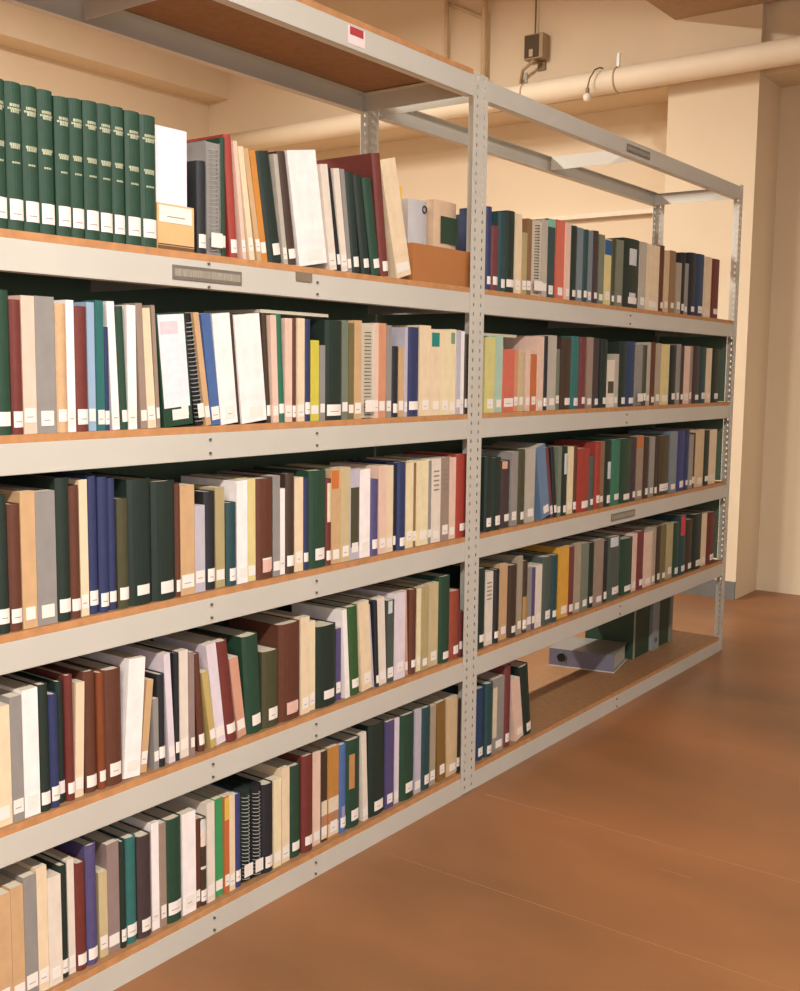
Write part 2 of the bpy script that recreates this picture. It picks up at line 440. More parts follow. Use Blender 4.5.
  (0.9822,0.0476,0.278,0.0,0.016,'grey green','s',''),
  (1.0304,0.0642,0.267,0.0,0.016,'pale yellow','s','bluetop'),
  (1.0952,0.0366,0.273,0.0,0.016,'olive dark','h',''),
  (1.1324,0.0687,0.273,0.0,0.012,'grey green','s',''),
  (1.2017,0.1604,0.288,0.0,0.012,'black green','h','twopatch n'),
  (1.3627,0.0728,0.288,0.0,0.012,'light grey','s','n'),
  (1.4361,0.1406,0.286,0.0,0.012,'cream','s','n'),
  (1.5773,0.0507,0.292,0.0,0.012,'brown','h','n'),
  (1.6479,0.0606,0.277,0.0,0.019,'beige','s','n'),
  (1.7091,0.0576,0.282,0.0,0.014,'brown tan','s',''),
  (1.7755,0.0602,0.234,0.0,0.012,'beige grey','s','n'),
  (1.8427,0.0429,0.286,0.0,0.016,'black','h',''),
  (1.8879,0.0435,0.240,0.0,0.016,'grey','s',''),
  (1.9320,0.0814,0.294,0.0,0.012,'black','h','n'),
  (2.0304,0.1074,0.298,0.0,0.019,'navy blue','h','n'),
  (2.1384,0.0784,0.293,0.0,0.012,'cream','s',''),
  (2.2174,0.1112,0.291,0.0,0.012,'maroon','h',''),
 ],
 '2R': [
  (0.1238,0.0662,0.261,0.0,0.012,'mint yellow','s','n'),
  (0.1994,0.0536,0.267,0.0,0.019,'mint','s','n'),
  (0.2536,0.0731,0.223,0.0,0.014,'coral','s','wide'),
  (0.3349,0.0290,0.221,0.0,0.019,'salmon','s','n'),
  (0.3645,0.0358,0.218,0.0,0.016,'khaki light','s','n'),
  (0.4196,0.0320,0.223,0.0,0.019,'pale pink','s','n'),
  (0.4523,0.0418,0.209,0.0,0.016,'rust orange','s',''),
  (0.4947,0.0441,0.276,0.0,0.012,'pale pink','s','n'),
  (0.5394,0.0303,0.278,0.0,0.012,'black','h',''),
  (0.5703,0.0675,0.282,0.0,0.012,'light grey','s','n'),
  (0.6519,0.0279,0.232,0.0,0.019,'grey green','s',''),
  (0.6804,0.0811,0.278,0.0,0.012,'dark brown','h','n'),
  (0.7680,0.0685,0.285,0.0,0.016,'teal','h','n'),
  (0.8463,0.0566,0.284,0.0,0.019,'crimson dark','h',''),
  (0.9035,0.0481,0.285,0.0,0.014,'brown grey','s',''),
  (0.9612,0.0598,0.283,0.0,0.019,'dark plum','h',''),
  (1.0216,0.0598,0.281,0.0,0.012,'black green','h','n'),
  (1.0863,0.0672,0.197,0.0,0.012,'off white','s','darkspot'),
  (1.1541,0.0426,0.223,0.0,0.014,'light grey','s','n'),
  (1.1973,0.0694,0.274,0.0,0.012,'black green','h',''),
  (1.2812,0.0887,0.280,0.0,0.019,'navy blue','h',''),
  (1.3704,0.0730,0.270,0.0,0.012,'grey','p',''),
  (1.4473,0.0366,0.267,0.0,0.014,'olive dark','h','n'),
  (1.4845,0.0388,0.281,0.0,0.014,'light grey','s','n'),
  (1.5239,0.0489,0.283,0.0,0.012,'brown','h',''),
  (1.5734,0.0623,0.279,0.0,0.012,'beige grey','s','n'),
  (1.6519,0.0977,0.277,0.0,0.019,'pale yellow','s',''),
  (1.7502,0.0760,0.275,0.0,0.016,'black','h',''),
  (1.8268,0.0518,0.282,0.0,0.016,'grey','s',''),
  (1.8792,0.0302,0.274,0.0,0.012,'dark brown','h','n'),
  (1.9140,0.0758,0.275,0.0,0.014,'pale pink','s',''),
  (1.9943,0.0351,0.277,0.0,0.016,'brown grey','s','n'),
  (2.0300,0.0844,0.277,0.0,0.012,'dark plum','h','n'),
  (2.1243,0.0868,0.275,0.0,0.016,'teal dark','h',''),
  (2.2117,0.0725,0.272,0.0,0.016,'cream','s',''),
  (2.2848,0.0983,0.269,0.0,0.012,'black green','h',''),
 ],
 '3R': [
  (0.1430,0.0482,0.266,0.0,0.014,'black green','h','n'),
  (0.1918,0.0616,0.259,0.0,0.014,'black green','h',''),
  (0.2651,0.0618,0.244,0.0,0.021,'dark plum','h','pinktop n'),
  (0.3274,0.0462,0.273,0.0,0.016,'grey','s','n'),
  (0.3853,0.0501,0.277,0.0,0.021,'olive dark','h',''),
  (0.4360,0.0700,0.279,0.0,0.018,'light grey','s',''),
  (0.5638,0.0708,0.284,-11.6,0.018,'steel blue','s',''),
  (0.6366,0.0208,0.280,-11.4,0.018,'crimson dark','s','n'),
  (0.6583,0.0217,0.276,-8.3,0.014,'black','h',''),
  (0.6802,0.0282,0.275,0.0,0.014,'grey green','s','n'),
  (0.7107,0.0506,0.273,0.0,0.016,'black green','h','patchup'),
  (0.7690,0.0473,0.270,0.0,0.018,'ivory','s','n'),
  (0.8181,0.0295,0.271,0.0,0.018,'brown','h','n'),
  (0.8481,0.1067,0.258,0.0,0.014,'red','h',''),
  (0.9672,0.0396,0.223,0.0,0.021,'grey dark','h',''),
  (1.0074,0.0458,0.275,0.0,0.014,'red','h',''),
  (1.0544,0.0382,0.277,0.0,0.016,'brown tan','s','n'),
  (1.0933,0.0625,0.279,0.0,0.014,'black green','h','strip n'),
  (1.1601,0.0840,0.280,0.0,0.014,'sea green','h',''),
  (1.2447,0.1126,0.281,0.0,0.014,'dark green','h','n'),
  (1.3610,0.0529,0.280,0.0,0.016,'dark plum','h',''),
  (1.4205,0.0712,0.286,0.0,0.018,'brown grey','s','orangetop'),
  (1.4923,0.0604,0.275,0.0,0.016,'dark brown','h',''),
  (1.5578,0.0563,0.276,0.0,0.016,'grey','s',''),
  (1.6200,0.0443,0.273,0.0,0.021,'dark brown','h','n'),
  (1.6649,0.1166,0.276,0.0,0.014,'brown olive','h','wide'),
  (1.7891,0.0851,0.290,0.0,0.014,'grey blue','s',''),
  (1.8802,0.0900,0.291,0.0,0.014,'royal blue','h',''),
  (1.9708,0.0568,0.288,0.0,0.016,'navy','h',''),
  (2.0297,0.0521,0.266,0.0,0.014,'grey','s',''),
  (2.0927,0.0281,0.273,0.0,0.021,'brown','h',''),
  (2.1214,0.0998,0.287,0.0,0.014,'beige','s','n'),
  (2.2218,0.0902,0.278,0.0,0.018,'black green','h',''),
  (2.3160,0.1000,0.280,0.0,0.021,'cream','s',''),
 ],
 '4R': [
  (0.1248,0.0470,0.291,0.0,0.022,'black green','h','n'),
  (0.1802,0.0508,0.268,0.0,0.025,'off white','s','text n'),
  (0.2315,0.0305,0.272,0.0,0.018,'black','h','n'),
  (0.2764,0.0552,0.283,0.0,0.025,'tan','s',''),
  (0.3322,0.0573,0.273,0.0,0.018,'dark brown','h','n'),
  (0.4009,0.0361,0.297,0.0,0.022,'beige grey','s','n'),
  (0.4376,0.0340,0.277,0.0,0.020,'dark brown','h','tanbot n'),
  (0.4722,0.0344,0.246,0.0,0.020,'grey','s',''),
  (0.5072,0.0222,0.241,0.0,0.018,'purple','s','n'),
  (0.5300,0.0513,0.246,0.0,0.018,'off white','s','n'),
  (0.5843,0.0743,0.270,0.0,0.018,'grey dark','h','n'),
  (0.6592,0.0495,0.268,0.0,0.018,'teal dark','h',''),
  (0.7334,0.0825,0.289,0.0,0.025,'golden yellow','s',''),
  (0.8165,0.0343,0.283,0.0,0.020,'crimson dark','s','n'),
  (0.8622,0.0607,0.290,0.0,0.025,'beige grey','s',''),
  (0.9235,0.0637,0.282,0.0,0.022,'grey green','s',''),
  (0.9932,0.0487,0.277,0.0,0.025,'black green','h',''),
  (1.0424,0.0801,0.281,0.0,0.020,'brown grey','s','n'),
  (1.1303,0.0450,0.270,0.0,0.025,'black','h',''),
  (1.1759,0.1201,0.278,0.0,0.022,'grey dark','h','whitetop'),
  (1.3078,0.1248,0.253,0.0,0.025,'dark green','h','n'),
  (1.4332,0.0422,0.265,0.0,0.025,'pale pink','s','n'),
  (1.4760,0.0707,0.270,0.0,0.022,'crimson dark','h',''),
  (1.5494,0.0891,0.257,0.0,0.022,'pale pink','s','n'),
  (1.6392,0.0340,0.270,0.0,0.018,'beige grey','s','n'),
  (1.6776,0.0587,0.271,0.0,0.020,'dark brown','h',''),
  (1.7480,0.0658,0.267,0.0,0.025,'olive','h','n'),
  (1.8144,0.0667,0.269,0.0,0.020,'khaki','s',''),
  (1.8842,0.0756,0.266,0.0,0.020,'dark green','h',''),
  (1.9604,0.0824,0.294,0.0,0.018,'teal dark','h','redtop'),
  (2.0572,0.0817,0.263,0.0,0.022,'dark brown','h',''),
  (2.1395,0.1145,0.280,0.0,0.018,'black green','h',''),
  (2.2689,0.0707,0.272,0.0,0.025,'cream','s',''),
  (2.3402,0.0988,0.272,0.0,0.018,'maroon','h',''),
 ],
 '5R': [
  (0.1300,0.0589,0.268,0.0,0.027,'navy blue','h',''),
  (0.1896,0.0476,0.275,0.0,0.020,'teal dark','h','n'),
  (0.2433,0.0791,0.280,0.0,0.022,'grey','s','strip2'),
  (0.3230,0.0443,0.312,0.0,0.022,'crimson dark','h','n'),
  (0.4084,0.0627,0.243,-9.6,0.020,'pale pink','s','n'),
  (0.4839,0.0618,0.282,-8.2,0.027,'black green','h','n'),
 ],
}
# ---------------------------------------------------------------- shelving rack
DECK = {'1':1.757,'2':1.337,'3':.918,'4':.498,'5':.08}
BEAM_H = .067; BT = .018; DEP = .467; PW = .044
TOPZ = 2.438

def post(x, y, sx, sy, parent):
    """slotted angle: front flange in the xz plane, side flange in the yz plane; x = outer corner side"""
    m = MB(); t = .0025; H = TOPZ+.008; pitch = .0305
    x0, x1 = (x, x+PW)
    # front flange pierced by one column of slots
    fx = [x0, (x0+x1)/2-.004, (x0+x1)/2+.004, x1]
    n = int(H/pitch)
    m.box(fx[0], fx[1], y-t if sy > 0 else y, y if sy > 0 else y+t, 0, H)
    m.box(fx[2], fx[3], y-t if sy > 0 else y, y if sy > 0 else y+t, 0, H)
    ya, yb = (y-t, y) if sy > 0 else (y, y+t)
    for i in range(n):
        z0 = i*pitch; m.box(fx[1], fx[2], ya, yb, z0, z0+pitch*.6)
    m.box(fx[1], fx[2], ya, yb, n*pitch, H)
    # side flange, also pierced
    sxp = x1-t if sx > 0 else x0
    y0, y1 = (y, y+PW) if sy > 0 else (y-PW, y)
    ym = (y0+y1)/2
    m.box(sxp, sxp+t, y0, ym-.004, 0, H); m.box(sxp, sxp+t, ym+.004, y1, 0, H)
    for i in range(n):
        z0 = i*pitch; m.box(sxp, sxp+t, ym-.004, ym+.004, z0, z0+pitch*.6)
    o = m.build('post', M_STEEL, parent)
    f = MB().box(x0+.0003, x1-.0003, min(ya,y0)-.002, y1+.003, 0, .004).build('foot_plate', M_STEEL_D, o)
    return o

def beam(x0, x1, y, face, z1, parent, h=BEAM_H):
    """folded C section: web at y, lips turning into the rack"""
    m = MB(); t = .0022; w = .03
    z0 = z1-h; s = face                      # s=+1: lips go to +y
    a, b = (y, y+t) if s > 0 else (y-t, y)
    c, d = (y, y+w) if s > 0 else (y-w, y)
    m.box(x0, x1, a, b, z0, z1); m.box(x0, x1, c, d, z1-t, z1-.0001); m.box(x0, x1, c, d, z0, z0+t)
    return m.build('beam', M_STEEL, parent, bevel=.0012)

def side_bar(x, z1, parent, h=.058, name='end_bar', y0=.004, y1=DEP-.004, s=1):
    m = MB(); t = .0022
    m.box(x-t/2, x+t/2, y0, y1, z1-h, z1)
    c, d = (x, x+.028) if s > 0 else (x-.028, x)
    m.box(c, d, y0, y1, z1-t, z1-.0001)
    return m.build(name, M_STEEL, parent)

def bolt(x, z, parent):
    m = MB(); m.tube([(x,-.0046,z),(x,.001,z)], .0034, 8)
    return m.build('bolt', M_BOLT, parent)

def rack(name, label, xa, xb, levels, top_board, plates, shade_levels):
    r = thing(name, label, 'shelving', (0,0,0), group=None)
    r.location = ((xa+xb)/2, DEP/2, 0)
    holder = []
    def P(o): holder.append(o); return o
    for x, sx in ((xa-PW, -1), (xb, 1)):
        P(post(x, 0, sx, 1, None)); P(post(x, DEP, sx, -1, None))
    xs = [xa, xb]
    for z in levels+[TOPZ]:
        isdeck = z != TOPZ
        zt = z-.017 if isdeck else TOPZ
        P(beam(xa, xb, .0, 1, zt, None)); P(beam(xa, xb, DEP, -1, zt, None))
        P(side_bar(xa-PW+.004 if False else xa-.003, zt-.003, None, s=1)); P(side_bar(xb+.003, zt-.003, None, s=-1))
        P(side_bar((xa+xb)/2+.02, zt-.003, None, name='cross_bar', y0=.032, y1=DEP-.032))
        if isdeck or top_board:
            bz = zt
            bd = P(MB().box(xa+.001, xb-.001, .0018, DEP-.0008, bz+.0002, bz+.0172).build('shelf_board', M_BOARD, None))
            MB().box(xa+.001, xb-.001, .0004, .0017, bz+.0002, bz+.0172).build('lit_tone_edge', M_LIT_EDGE, bd)['label'] = 'front edge of the board, painted in its lit tone'
    for z in shade_levels:
        P(MB().box(xa-.040, xb+.040, DEP-.036, DEP-.032, z+.001, z+.4005).build('back_shade_sheet', M_GAP_SHADE, None))  # added dark sheet for the shade behind the books, covers the back beam
    for z in (shade_levels if xb > 2 else []):
        P(MB().box(xb+.036, xb+.0405, .046, DEP-.046, z+.001, z+.4005).build('end_shade_sheet', M_GAP_SHADE, None))  # added dark sheet giving the shade at the open end of the bay
    for (x, z) in plates['bolts']: P(bolt(x, z, None))
    for (x0, x1, z0, z1) in plates['plates']:
        m = MB().box(x0, x1, -.003, -.0002, z0, z1)
        p = P(m.build('label_holder', mat('label_holder_grey', (128,120,110), .45, .3), None, bevel=.0008))
        p['label'] = 'grey label holder on the beam'
        q = MB().box(x0+.006, x1-.006, -.0036, -.003, z0+.008, z1-.008).build('label_card', mat('label_card', (150,142,128), .7, 0, .2, 120, stretch=(3,1,.3)), p)
    for o in holder:
        o.parent = r
        o.matrix_parent_inverse = Matrix.Translation(-Vector(r.location))
    return r, holder

LV = [DECK[k] for k in '12345']
XL0, XL1 = -2.44, 0.0
XR0, XR1 = .088, 2.528
bl = []
for k in '2345':
    zc = DECK[k]-.017-BEAM_H/2
    for xx in (-1.183, -.776): bl += [(xx, zc+.017), (xx, zc-.017)]
zc = DECK['1']-.017-BEAM_H/2
bl += [(-.776, zc+.012), (-.776, zc-.020), (-1.183, zc+.028), (-1.183, zc-.028)]
for k in '2345': pass
left_rack, hl = rack('shelving_unit', 'pale grey slotted steel rack, five full shelves, board on top, left of centre posts', XL0, XL1, LV, True,
    {'bolts': bl, 'plates': [(-1.30,-1.07,zc-.017,zc+.017)]}, [DECK[k] for k in '2345'])
blr = []
for k in '1245':
    z_ = DECK[k]-.017-BEAM_H/2; blr += [(1.26, z_+.017), (1.26, z_-.017)]
zr = DECK['3']-.017-BEAM_H/2
right_rack, hr = rack('shelving_unit', 'pale grey slotted steel rack with open top frame, right of centre posts', XR0, XR1, LV, False,
    {'bolts': blr, 'plates': [(1.14,1.38,zr-.016,zr+.016), (1.17,1.40,TOPZ-.05,TOPZ-.018)]}, [DECK[k] for k in '234'])
# round red-and-white sticker on the top beam, small dark clip under the white binder
st = MB().box(-.648,-.572,-.0012,-.0003,2.383,2.431).build('sticker', mat('sticker_white', (232,214,212), .5), None)
st2 = MB().box(-.640,-.580,-.0018,-.0012,2.408,2.430).build('sticker_print', mat('sticker_red', (176,58,66), .5), st)
cl = MB().box(-.864,-.800,-.004,-.0003,1.717,1.741).build('beam_clip', mat('dark_tape', (126,112,96), .5), None)
for o in (st, cl):
    o.parent = left_rack; o.matrix_parent_inverse = Matrix.Translation(-Vector(left_rack.location))
st['label'] = 'white sticker with red print'; cl['label'] = 'dark tape mark on the beam'
# ---------------------------------------------------------------- books
ORD = ['zeroth','first','second','third','fourth','fifth','sixth','seventh','eighth','ninth','tenth']
SHELF = {'1':'top shelf','2':'second shelf','3':'third shelf','4':'fourth shelf','5':'bottom shelf'}
CLOSE = {}

def arc(t, b, off=0, f0=0., f1=1., n=6):
    """points of the spine line from x=f0*t to f1*t, bulging b towards -y"""
    out = []
    for i in range(n+1):
        f = f0+(f1-f0)*i/n
        out.append((f*t, -b*math.sin(math.pi*f)-off+.0))
    return out

def patch(name, t, b, z0, z1, m, parent, f0=.06, f1=.94, th=.0005):
    if b <= 0:
        return MB().box(f0*t, f1*t, -th-.0002, -.0002, z0, z1).build(name, m, parent)
    return MB().strip(arc(t,b,th,f0,f1), arc(t,b,.0001,f0,f1), z0, z1).build(name, m, parent)

def make_book(kind, color, t, h, d, extra, root, flags):
    cm = cover(color, 'h' if kind == 'h' else 's')
    b = 0
    wide = 'wide' in extra
    if kind == 'h':
        b = min(.006, t*.16); w = min(.0028, t*.22)
        ys = .003
        outer = [(0, d), (0, ys)]+[(x, y+.0) for x, y in arc(t, b)][1:-1]+[(t, ys), (t, d)]
        inner = [(w, d), (w, ys+w)]+[(min(max(x,w),t-w), y+w) for x, y in arc(t, b)][1:-1]+[(t-w, ys+w), (t-w, d)]
        MB().strip(outer, inner, 0, h).build('cover', cm, root)
        MB().box(w, t-w, ys+w+.0004, d-.004, .003, h-.003).build('page_block', M_PAGE, root)
    elif kind == 's':
        w = min(.0011, t*.2)
        m = MB(); m.box(0, w, 0, d, 0, h); m.box(t-w, t, 0, d, 0, h); m.box(w, t-w, 0, w, 0, h)
        m.build('cover', cm, root)
        MB().box(w, t-w, w+.0002, d-.0005, .0003, h-.0004).build('page_block', M_PAGE, root)
    elif kind == 'p':
        w = .0012
        MB().box(0, w, .004, d, 0, h).build('front_cover', cm, root)
        MB().box(t-w, t, .004, d, 0, h).build('back_cover', cm, root)
        dark = color in ('black','black green','grey')
        MB().box(w+.001, t-w-.001, .006, d-.002, .002, h-.002).build('page_block', cm if dark else M_PAGE, root)
        m = MB(); r = min(t/2, .011); n = int((h-.02)/.0105)
        for i in range(n):
            m.ring(t/2, .006, .012+i*.0105, r+.001, .0011, 'z', 12, 4)
        m.build('wire_coil', M_COILW if dark else M_COILD, root, smooth=True)
    elif kind == 'b':
        w = .0022
        m = MB(); m.box(0, w, 0, d, 0, h); m.box(t-w, t, 0, d, 0, h); m.box(w, t-w, 0, w, 0, h)
        m.build('cover', cm, root, bevel=.001)
        MB().box(w+.001, t-w-.006, .012, d-.01, .006, h-.02).build('page_block', M_PAGE, root)
    if t >= .2: return
    def P(name, z0, z1, rgbname, rgb, f0=.06, f1=.94, th=.0006, label=None):
        o = patch(name, t, b, z0, z1, mat(rgbname, rgb, .6, 0, .06, 60), root, f0, f1, th)
        if label: o['label'] = label
        return o
    if 'n' not in flags and kind != 'p' and t > .009:
        lo = random.uniform(.012,.024); lh = random.uniform(.024,.034)
        f0, f1 = (.08, .92) if (wide or t < .035) else (.2, .85)
        if t > .05 and not wide: f0, f1 = .3, .85
        if 'set' in extra: lo, lh, f0, f1 = .022, .042, .08, .9
        patch('call_number_label', t, b, lo, lo+lh, M_LABEL, root, f0, f1, .0008)
        if lh > .030:
            patch('label_print', t, b, lo+.011, lo+.013, mat('faded_print', (150,140,138), .8), root, f0+.15, f1-.2, .0010)
    if 'p' == kind and 'n' not in flags:
        MB().box(t*.1, t*.9, -min(t/2,.011)+.0032, -min(t/2,.011)+.0038, .02, .055).build('call_number_label', M_LABEL, root)
    if 'set' in extra:
        gm = mat('gilt_lettering', (176,178,150), .5, .2)
        for zf, hh, a, c in ((.835,.006,.2,.85),(.815,.004,.1,.9),(.795,.007,.25,.8),(.575,.005,.15,.85),(.555,.006,.2,.8),(.455,.004,.25,.75)):
            m = MB(); x = a
            while x < c-.06:
                wd = random.uniform(.05,.12)
                x2 = min(c, x+wd)
                pa = arc(t,b,.0006,x,x2,1); pb = arc(t,b,.0001,x,x2,1)
                m.strip(pa, pb, h*zf, h*zf+hh); x = x2+.03
            m.build('gilt_lettering', gm, root)
    E_ = extra
    if 'bigwhite' in E_:
        P('title_panel', .045, h-.004, 'binder_sheet_white', (232,222,228), .04, .93, .0006, 'large white paper title sheet')
        P('title_print', h-.05, h-.02, 'pale_pink_print', (214,198,204), .1, .7, .0009)
        P('call_number_label', .022, .05, 'white_call_label', (216,206,194), .62, .86, .0011)
    if 'tealtop' in E_: P('title_panel', h*.80, h*.96, 'teal_block', (28,130,120), .1, .85)
    if 'greentop' in E_: P('title_panel', h*.83, h*.96, 'sage_block', (118,146,118), .2, .8)
    if 'bluetop' in E_: P('title_panel', h*.76, h*.98, 'blue_block', (44,92,140), .02, .98)
    if 'orangetop' in E_: P('title_panel', h*.80, h*.99, 'orange_block', (196,112,54), .03, .8)
    if 'yellowtop' in E_: P('title_panel', h*.76, h*.99, 'yellow_block', (218,178,80), .03, .97)
    if 'pinktop' in E_: P('title_panel', h*.88, h*.99, 'peach_block', (206,160,136), .05, .5)
    if 'mintedge' in E_: P('title_panel', h*.9, h*.995, 'mint_block', (120,180,160), .02, .98)
    if 'redtop' in E_: P('title_panel', h*.66, h*.99, 'red_block', (200,62,74), .1, .6)
    if 'whitetop' in E_: P('title_panel', h*.84, h*.99, 'pale_block', (200,205,205), .1, .7)
    if 'whitetopb' in E_:
        P('title_panel', h*.68, h*.97, 'pale_pink_block', (220,200,184), .05, .95)
        P('title_band', h*.42, h*.45, 'pale_block2', (210,200,190), .05, .95)
    if 'darkmid' in E_: P('title_panel', h*.14, h*.80, 'olive_block', (72,70,50), .08, .92)
    if 'whitemid' in E_: P('title_panel', h*.5, h*.95, 'cream_block', (216,200,168), .15, .95)
    if 'whitebot' in E_.split() or E_ == 'whitebot':
        P('title_band', h*.03, h*.17, 'pale_band', (216,200,176), .02, .98)
        P('title_band', h*.29, h*.45, 'pale_band', (216,200,176), .02, .98)
        P('title_band', h*.17, h*.29, 'brown_band', (176,124,90), .02, .98)
    if 'whitebot2' in E_: P('title_band', h*.05, h*.3, 'lavender_band', (150,150,180), .3, .7)
    if 'tanbot' in E_: P('title_panel', h*.04, h*.5, 'tan_block', (170,136,84), .02, .98)
    if 'patchup' in E_: P('title_panel', h*.6, h*.9, 'pale_block', (200,205,190), .3, .95)
    if 'strip2' in E_: P('title_panel', h*.2, h*.88, 'ivory_strip', (214,200,168), .0, .35)
    elif 'strip' in E_: P('title_panel', h*.42, h*.68, 'pale_block', (196,196,180), .3, .8)
    if 'sticker' in E_: P('sticker', h*.45, h*.84, 'tan_sticker', (178,128,82), .15, .5)
    if 'pinksq' in E_: P('sticker', .018, .052, 'pink_label', (222,180,168), .3, .8, .0012)
    if 'twopatch' in E_:
        P('title_panel', h*.62, h*.86, 'pale_block', (176,178,160), .3, .75)
        P('call_number_label', h*.06, h*.22, 'pale_block', (190,190,176), .35, .75)
    if 'darkspot' in E_: P('title_panel', h*.3, h*.55, 'dark_block', (80,70,54), .1, .9)
    if 'text' in E_:
        for k in range(5): P('spine_print', h*(.62+.055*k), h*(.62+.055*k)+.005, 'grey_print', (140,126,116), .2, .8)

KN = {'h':('hardcover_book','hardcover'),'s':('paperback_book','paperback'),'p':('spiral_bound_report','spiral-bound report'),'b':('ring_binder','binder')}
CNAME = {'black green':'blackish green','khaki':'khaki','olive dark':'dark olive','teal dark':'dark teal','green dark':'leaf green','grey dark':'dark grey','dark plum':'dark plum','crimson dark':'dark crimson','ochre dark':'dark ochre','salmon pale':'pale salmon','brown olive':'olive brown','khaki light':'light khaki'}
BOOKTOP = {}
def place_books():
    ents = []
    for key, rows in BOOKS.items():
        bay = 'left' if key[1] == 'L' else 'right'
        for i, (x, t, h, lean, ys, c, f, e) in enumerate(rows):
            z = DECK[key[0]]+.0002
            th = R(lean)
            X = x; Z = z
            if lean > 0: Z += t*math.sin(th)
            d = .11 if 'shallow' in e else max(.15, min(.30, h*.74))+random.choice((0,-.006,.006,.01))
            kd = f[0]
            ents.append([key, bay, i, X, ys, Z, th, t, h, d, kd, c, f, e])
    # wording
    def cn(c): return CNAME.get(c, c)
    labs = []
    for k, en in enumerate(ents):
        key, bay, i = en[:3]
        row = [q for q in ents if q[0] == key]
        t, h, c, e = en[7], en[8], en[11], en[13]
        rel = t
        adj = 'thick ' if t > (.055 if bay == 'left' else .08) else ('slim ' if t < (.016 if bay == 'left' else .034) else '')
        if h < .235: adj = 'short '+adj
        if abs(en[6]) > R(5): adj = 'leaning '+adj
        base = adj+cn(c)+' '+KN[en[10]][1]
        L = row[i-1] if i > 0 else None
        Rr = row[i+1] if i < len(row)-1 else None
        w = '%s, %s %s bay' % (base, SHELF[key[0]].replace(' shelf','')+' shelf', bay)
        if L and Rr: w += ', between %s and %s' % (cn(L[11]), cn(Rr[11]))
        elif L: w += ', just right of the %s one' % cn(L[11])
        else: w += ', just left of the %s one' % cn(Rr[11])
        labs.append(w)
    for k, en in enumerate(ents):
        if labs.count(labs[k]) > 1 or len(labs[k].replace('-',' ').split()) > 16:
            key, bay, i = en[:3]; n = len([q for q in ents if q[0] == key])
            num = (n-i) if bay == 'left' else i+1
            suf = 'th' if 10 <= num % 100 <= 20 else {1:'st',2:'nd',3:'rd'}.get(num % 10, 'th')
            base = cn(en[11])+' '+KN[en[10]][1]
            CLOSE[k] = '%s on the %s of the %s bay, %d%s from the centre posts' % (base, SHELF[key[0]], bay, num, suf)
    for k, en in enumerate(ents):
        key, bay, i, X, ys, Z, th, t, h, d, kd, c, f, e = en
        lab = CLOSE.get(k, labs[k])
        root = thing(KN[kd][0], lab, 'binder' if kd == 'b' else ('report' if kd == 'p' else 'book'), (X, ys, Z), (0, th, 0),
                     group='books on the %s of the %s bay' % (SHELF[key[0]], bay))
        make_book(kd, c, t, h, d, e, root, f[1:])
        BOOKTOP.setdefault(key, []).append((X+math.sin(th)*h, t, Z+h*math.cos(th)+(max(0,-math.sin(th))*t)))
place_books()
# ---------------------------------------------------------------- other things on the shelves
def file_tray():
    x0, x1, y0, y1 = -1.328, -1.212, .018, .27
    t = .003; z0 = DECK['1']+.0002; hf = .108
    r = thing('magazine_file', 'tan cardboard magazine file with white label, holding white papers, beside the green gilt volumes', 'file box', ((x0+x1)/2, y0, z0))
    w = x1-x0; D = y1-y0
    cm = mat('tan_cardboard', (214,176,124), .7, 0, .08, 12)
    m = MB(); a, b = -w/2, w/2
    m.box(a, b, 0, t, 0, hf); m.box(a, b, D-t, D, 0, .22)
    m.box(a+t, b-t, t, D-t, 0, t)
    # sloping sides
    for sx in (a, b-t):
        pts = [(t,0),(D-t,0),(D-t,.22),(D*.35,hf+.015),(t,hf-.01)]
        va = [m.bm.verts.new((sx,p[0],p[1])) for p in pts]; vb = [m.bm.verts.new((sx+t,p[0],p[1])) for p in pts]
        n = len(pts)
        for i in range(n): m.bm.faces.new((va[i],va[(i+1)%n],vb[(i+1)%n],vb[i]))
        m.bm.faces.new(va); m.bm.faces.new(vb[::-1])
    m.build('file_case', cm, r)
    MB().box(a+.006, b-.008, -.0012, -.0002, hf*.60, hf*.96).build('paper_label', M_LABEL, r)
    MB().box(a+.03, b-.03, -.0018, -.0012, hf*.72, hf*.74).build('label_print', mat('faded_print', (150,140,138), .8), r)
    MB().box(a+.002, b-.002, -.0012, -.0002, hf*.12, hf*.14).build('printed_line', mat('dark_line', (96,64,40), .7), r)
    MB().box(a+.001, b-.001, -.0010, -.0002, .0005, hf*.10).build('base_band', mat('brown_band_dark', (110,78,52), .7), r)
    # stack of papers: curved bundle standing in the file
    z1 = z0+t+.0003
    p = thing('paper_bundle', 'tall bundle of white papers bulging out of the tan magazine file', 'papers', ((x0+x1)/2, y0+.012, z1))
    m = MB(); H = .284; rows = 10; prev = None
    for i in range(rows+1):
        f = i/rows; z = f*H
        sag = -.012*math.sin(math.pi*min(1,f*1.05))*1.0-.010*f
        xl = a+.016+sag; xr = b-.012+.002*f
        ring_ = [m.bm.verts.new(q) for q in ((xl,.002,z),(xr,.0,z),(xr,.205,z),(xl,.205,z))]
        if prev:
            for k in range(4): m.bm.faces.new((prev[k],prev[(k+1)%4],ring_[(k+1)%4],ring_[k]))
        else: m.bm.faces.new(ring_[::-1])
        prev = ring_
    m.bm.faces.new(prev)
    m.build('paper_stack', mat('white_sheets', (234,224,232), .8, 0, .05, 60, stretch=(10,1,.2)), p)
file_tray()

# grey report behind the short black hardcover
r = thing('paperback_book', 'pale grey report standing behind the short black hardcover on the top shelf', 'report', (-1.207,.19,DECK['1']+.0002))
MB().box(0,.0011,0,.21,0,.297).box(.0239,.025,0,.21,0,.297).box(.0011,.0239,0,.0011,0,.297).build('cover', cover('grey','s'), r)
MB().box(.0013,.0237,.0013,.209,.0005,.2965).build('page_block', M_PAGE, r)

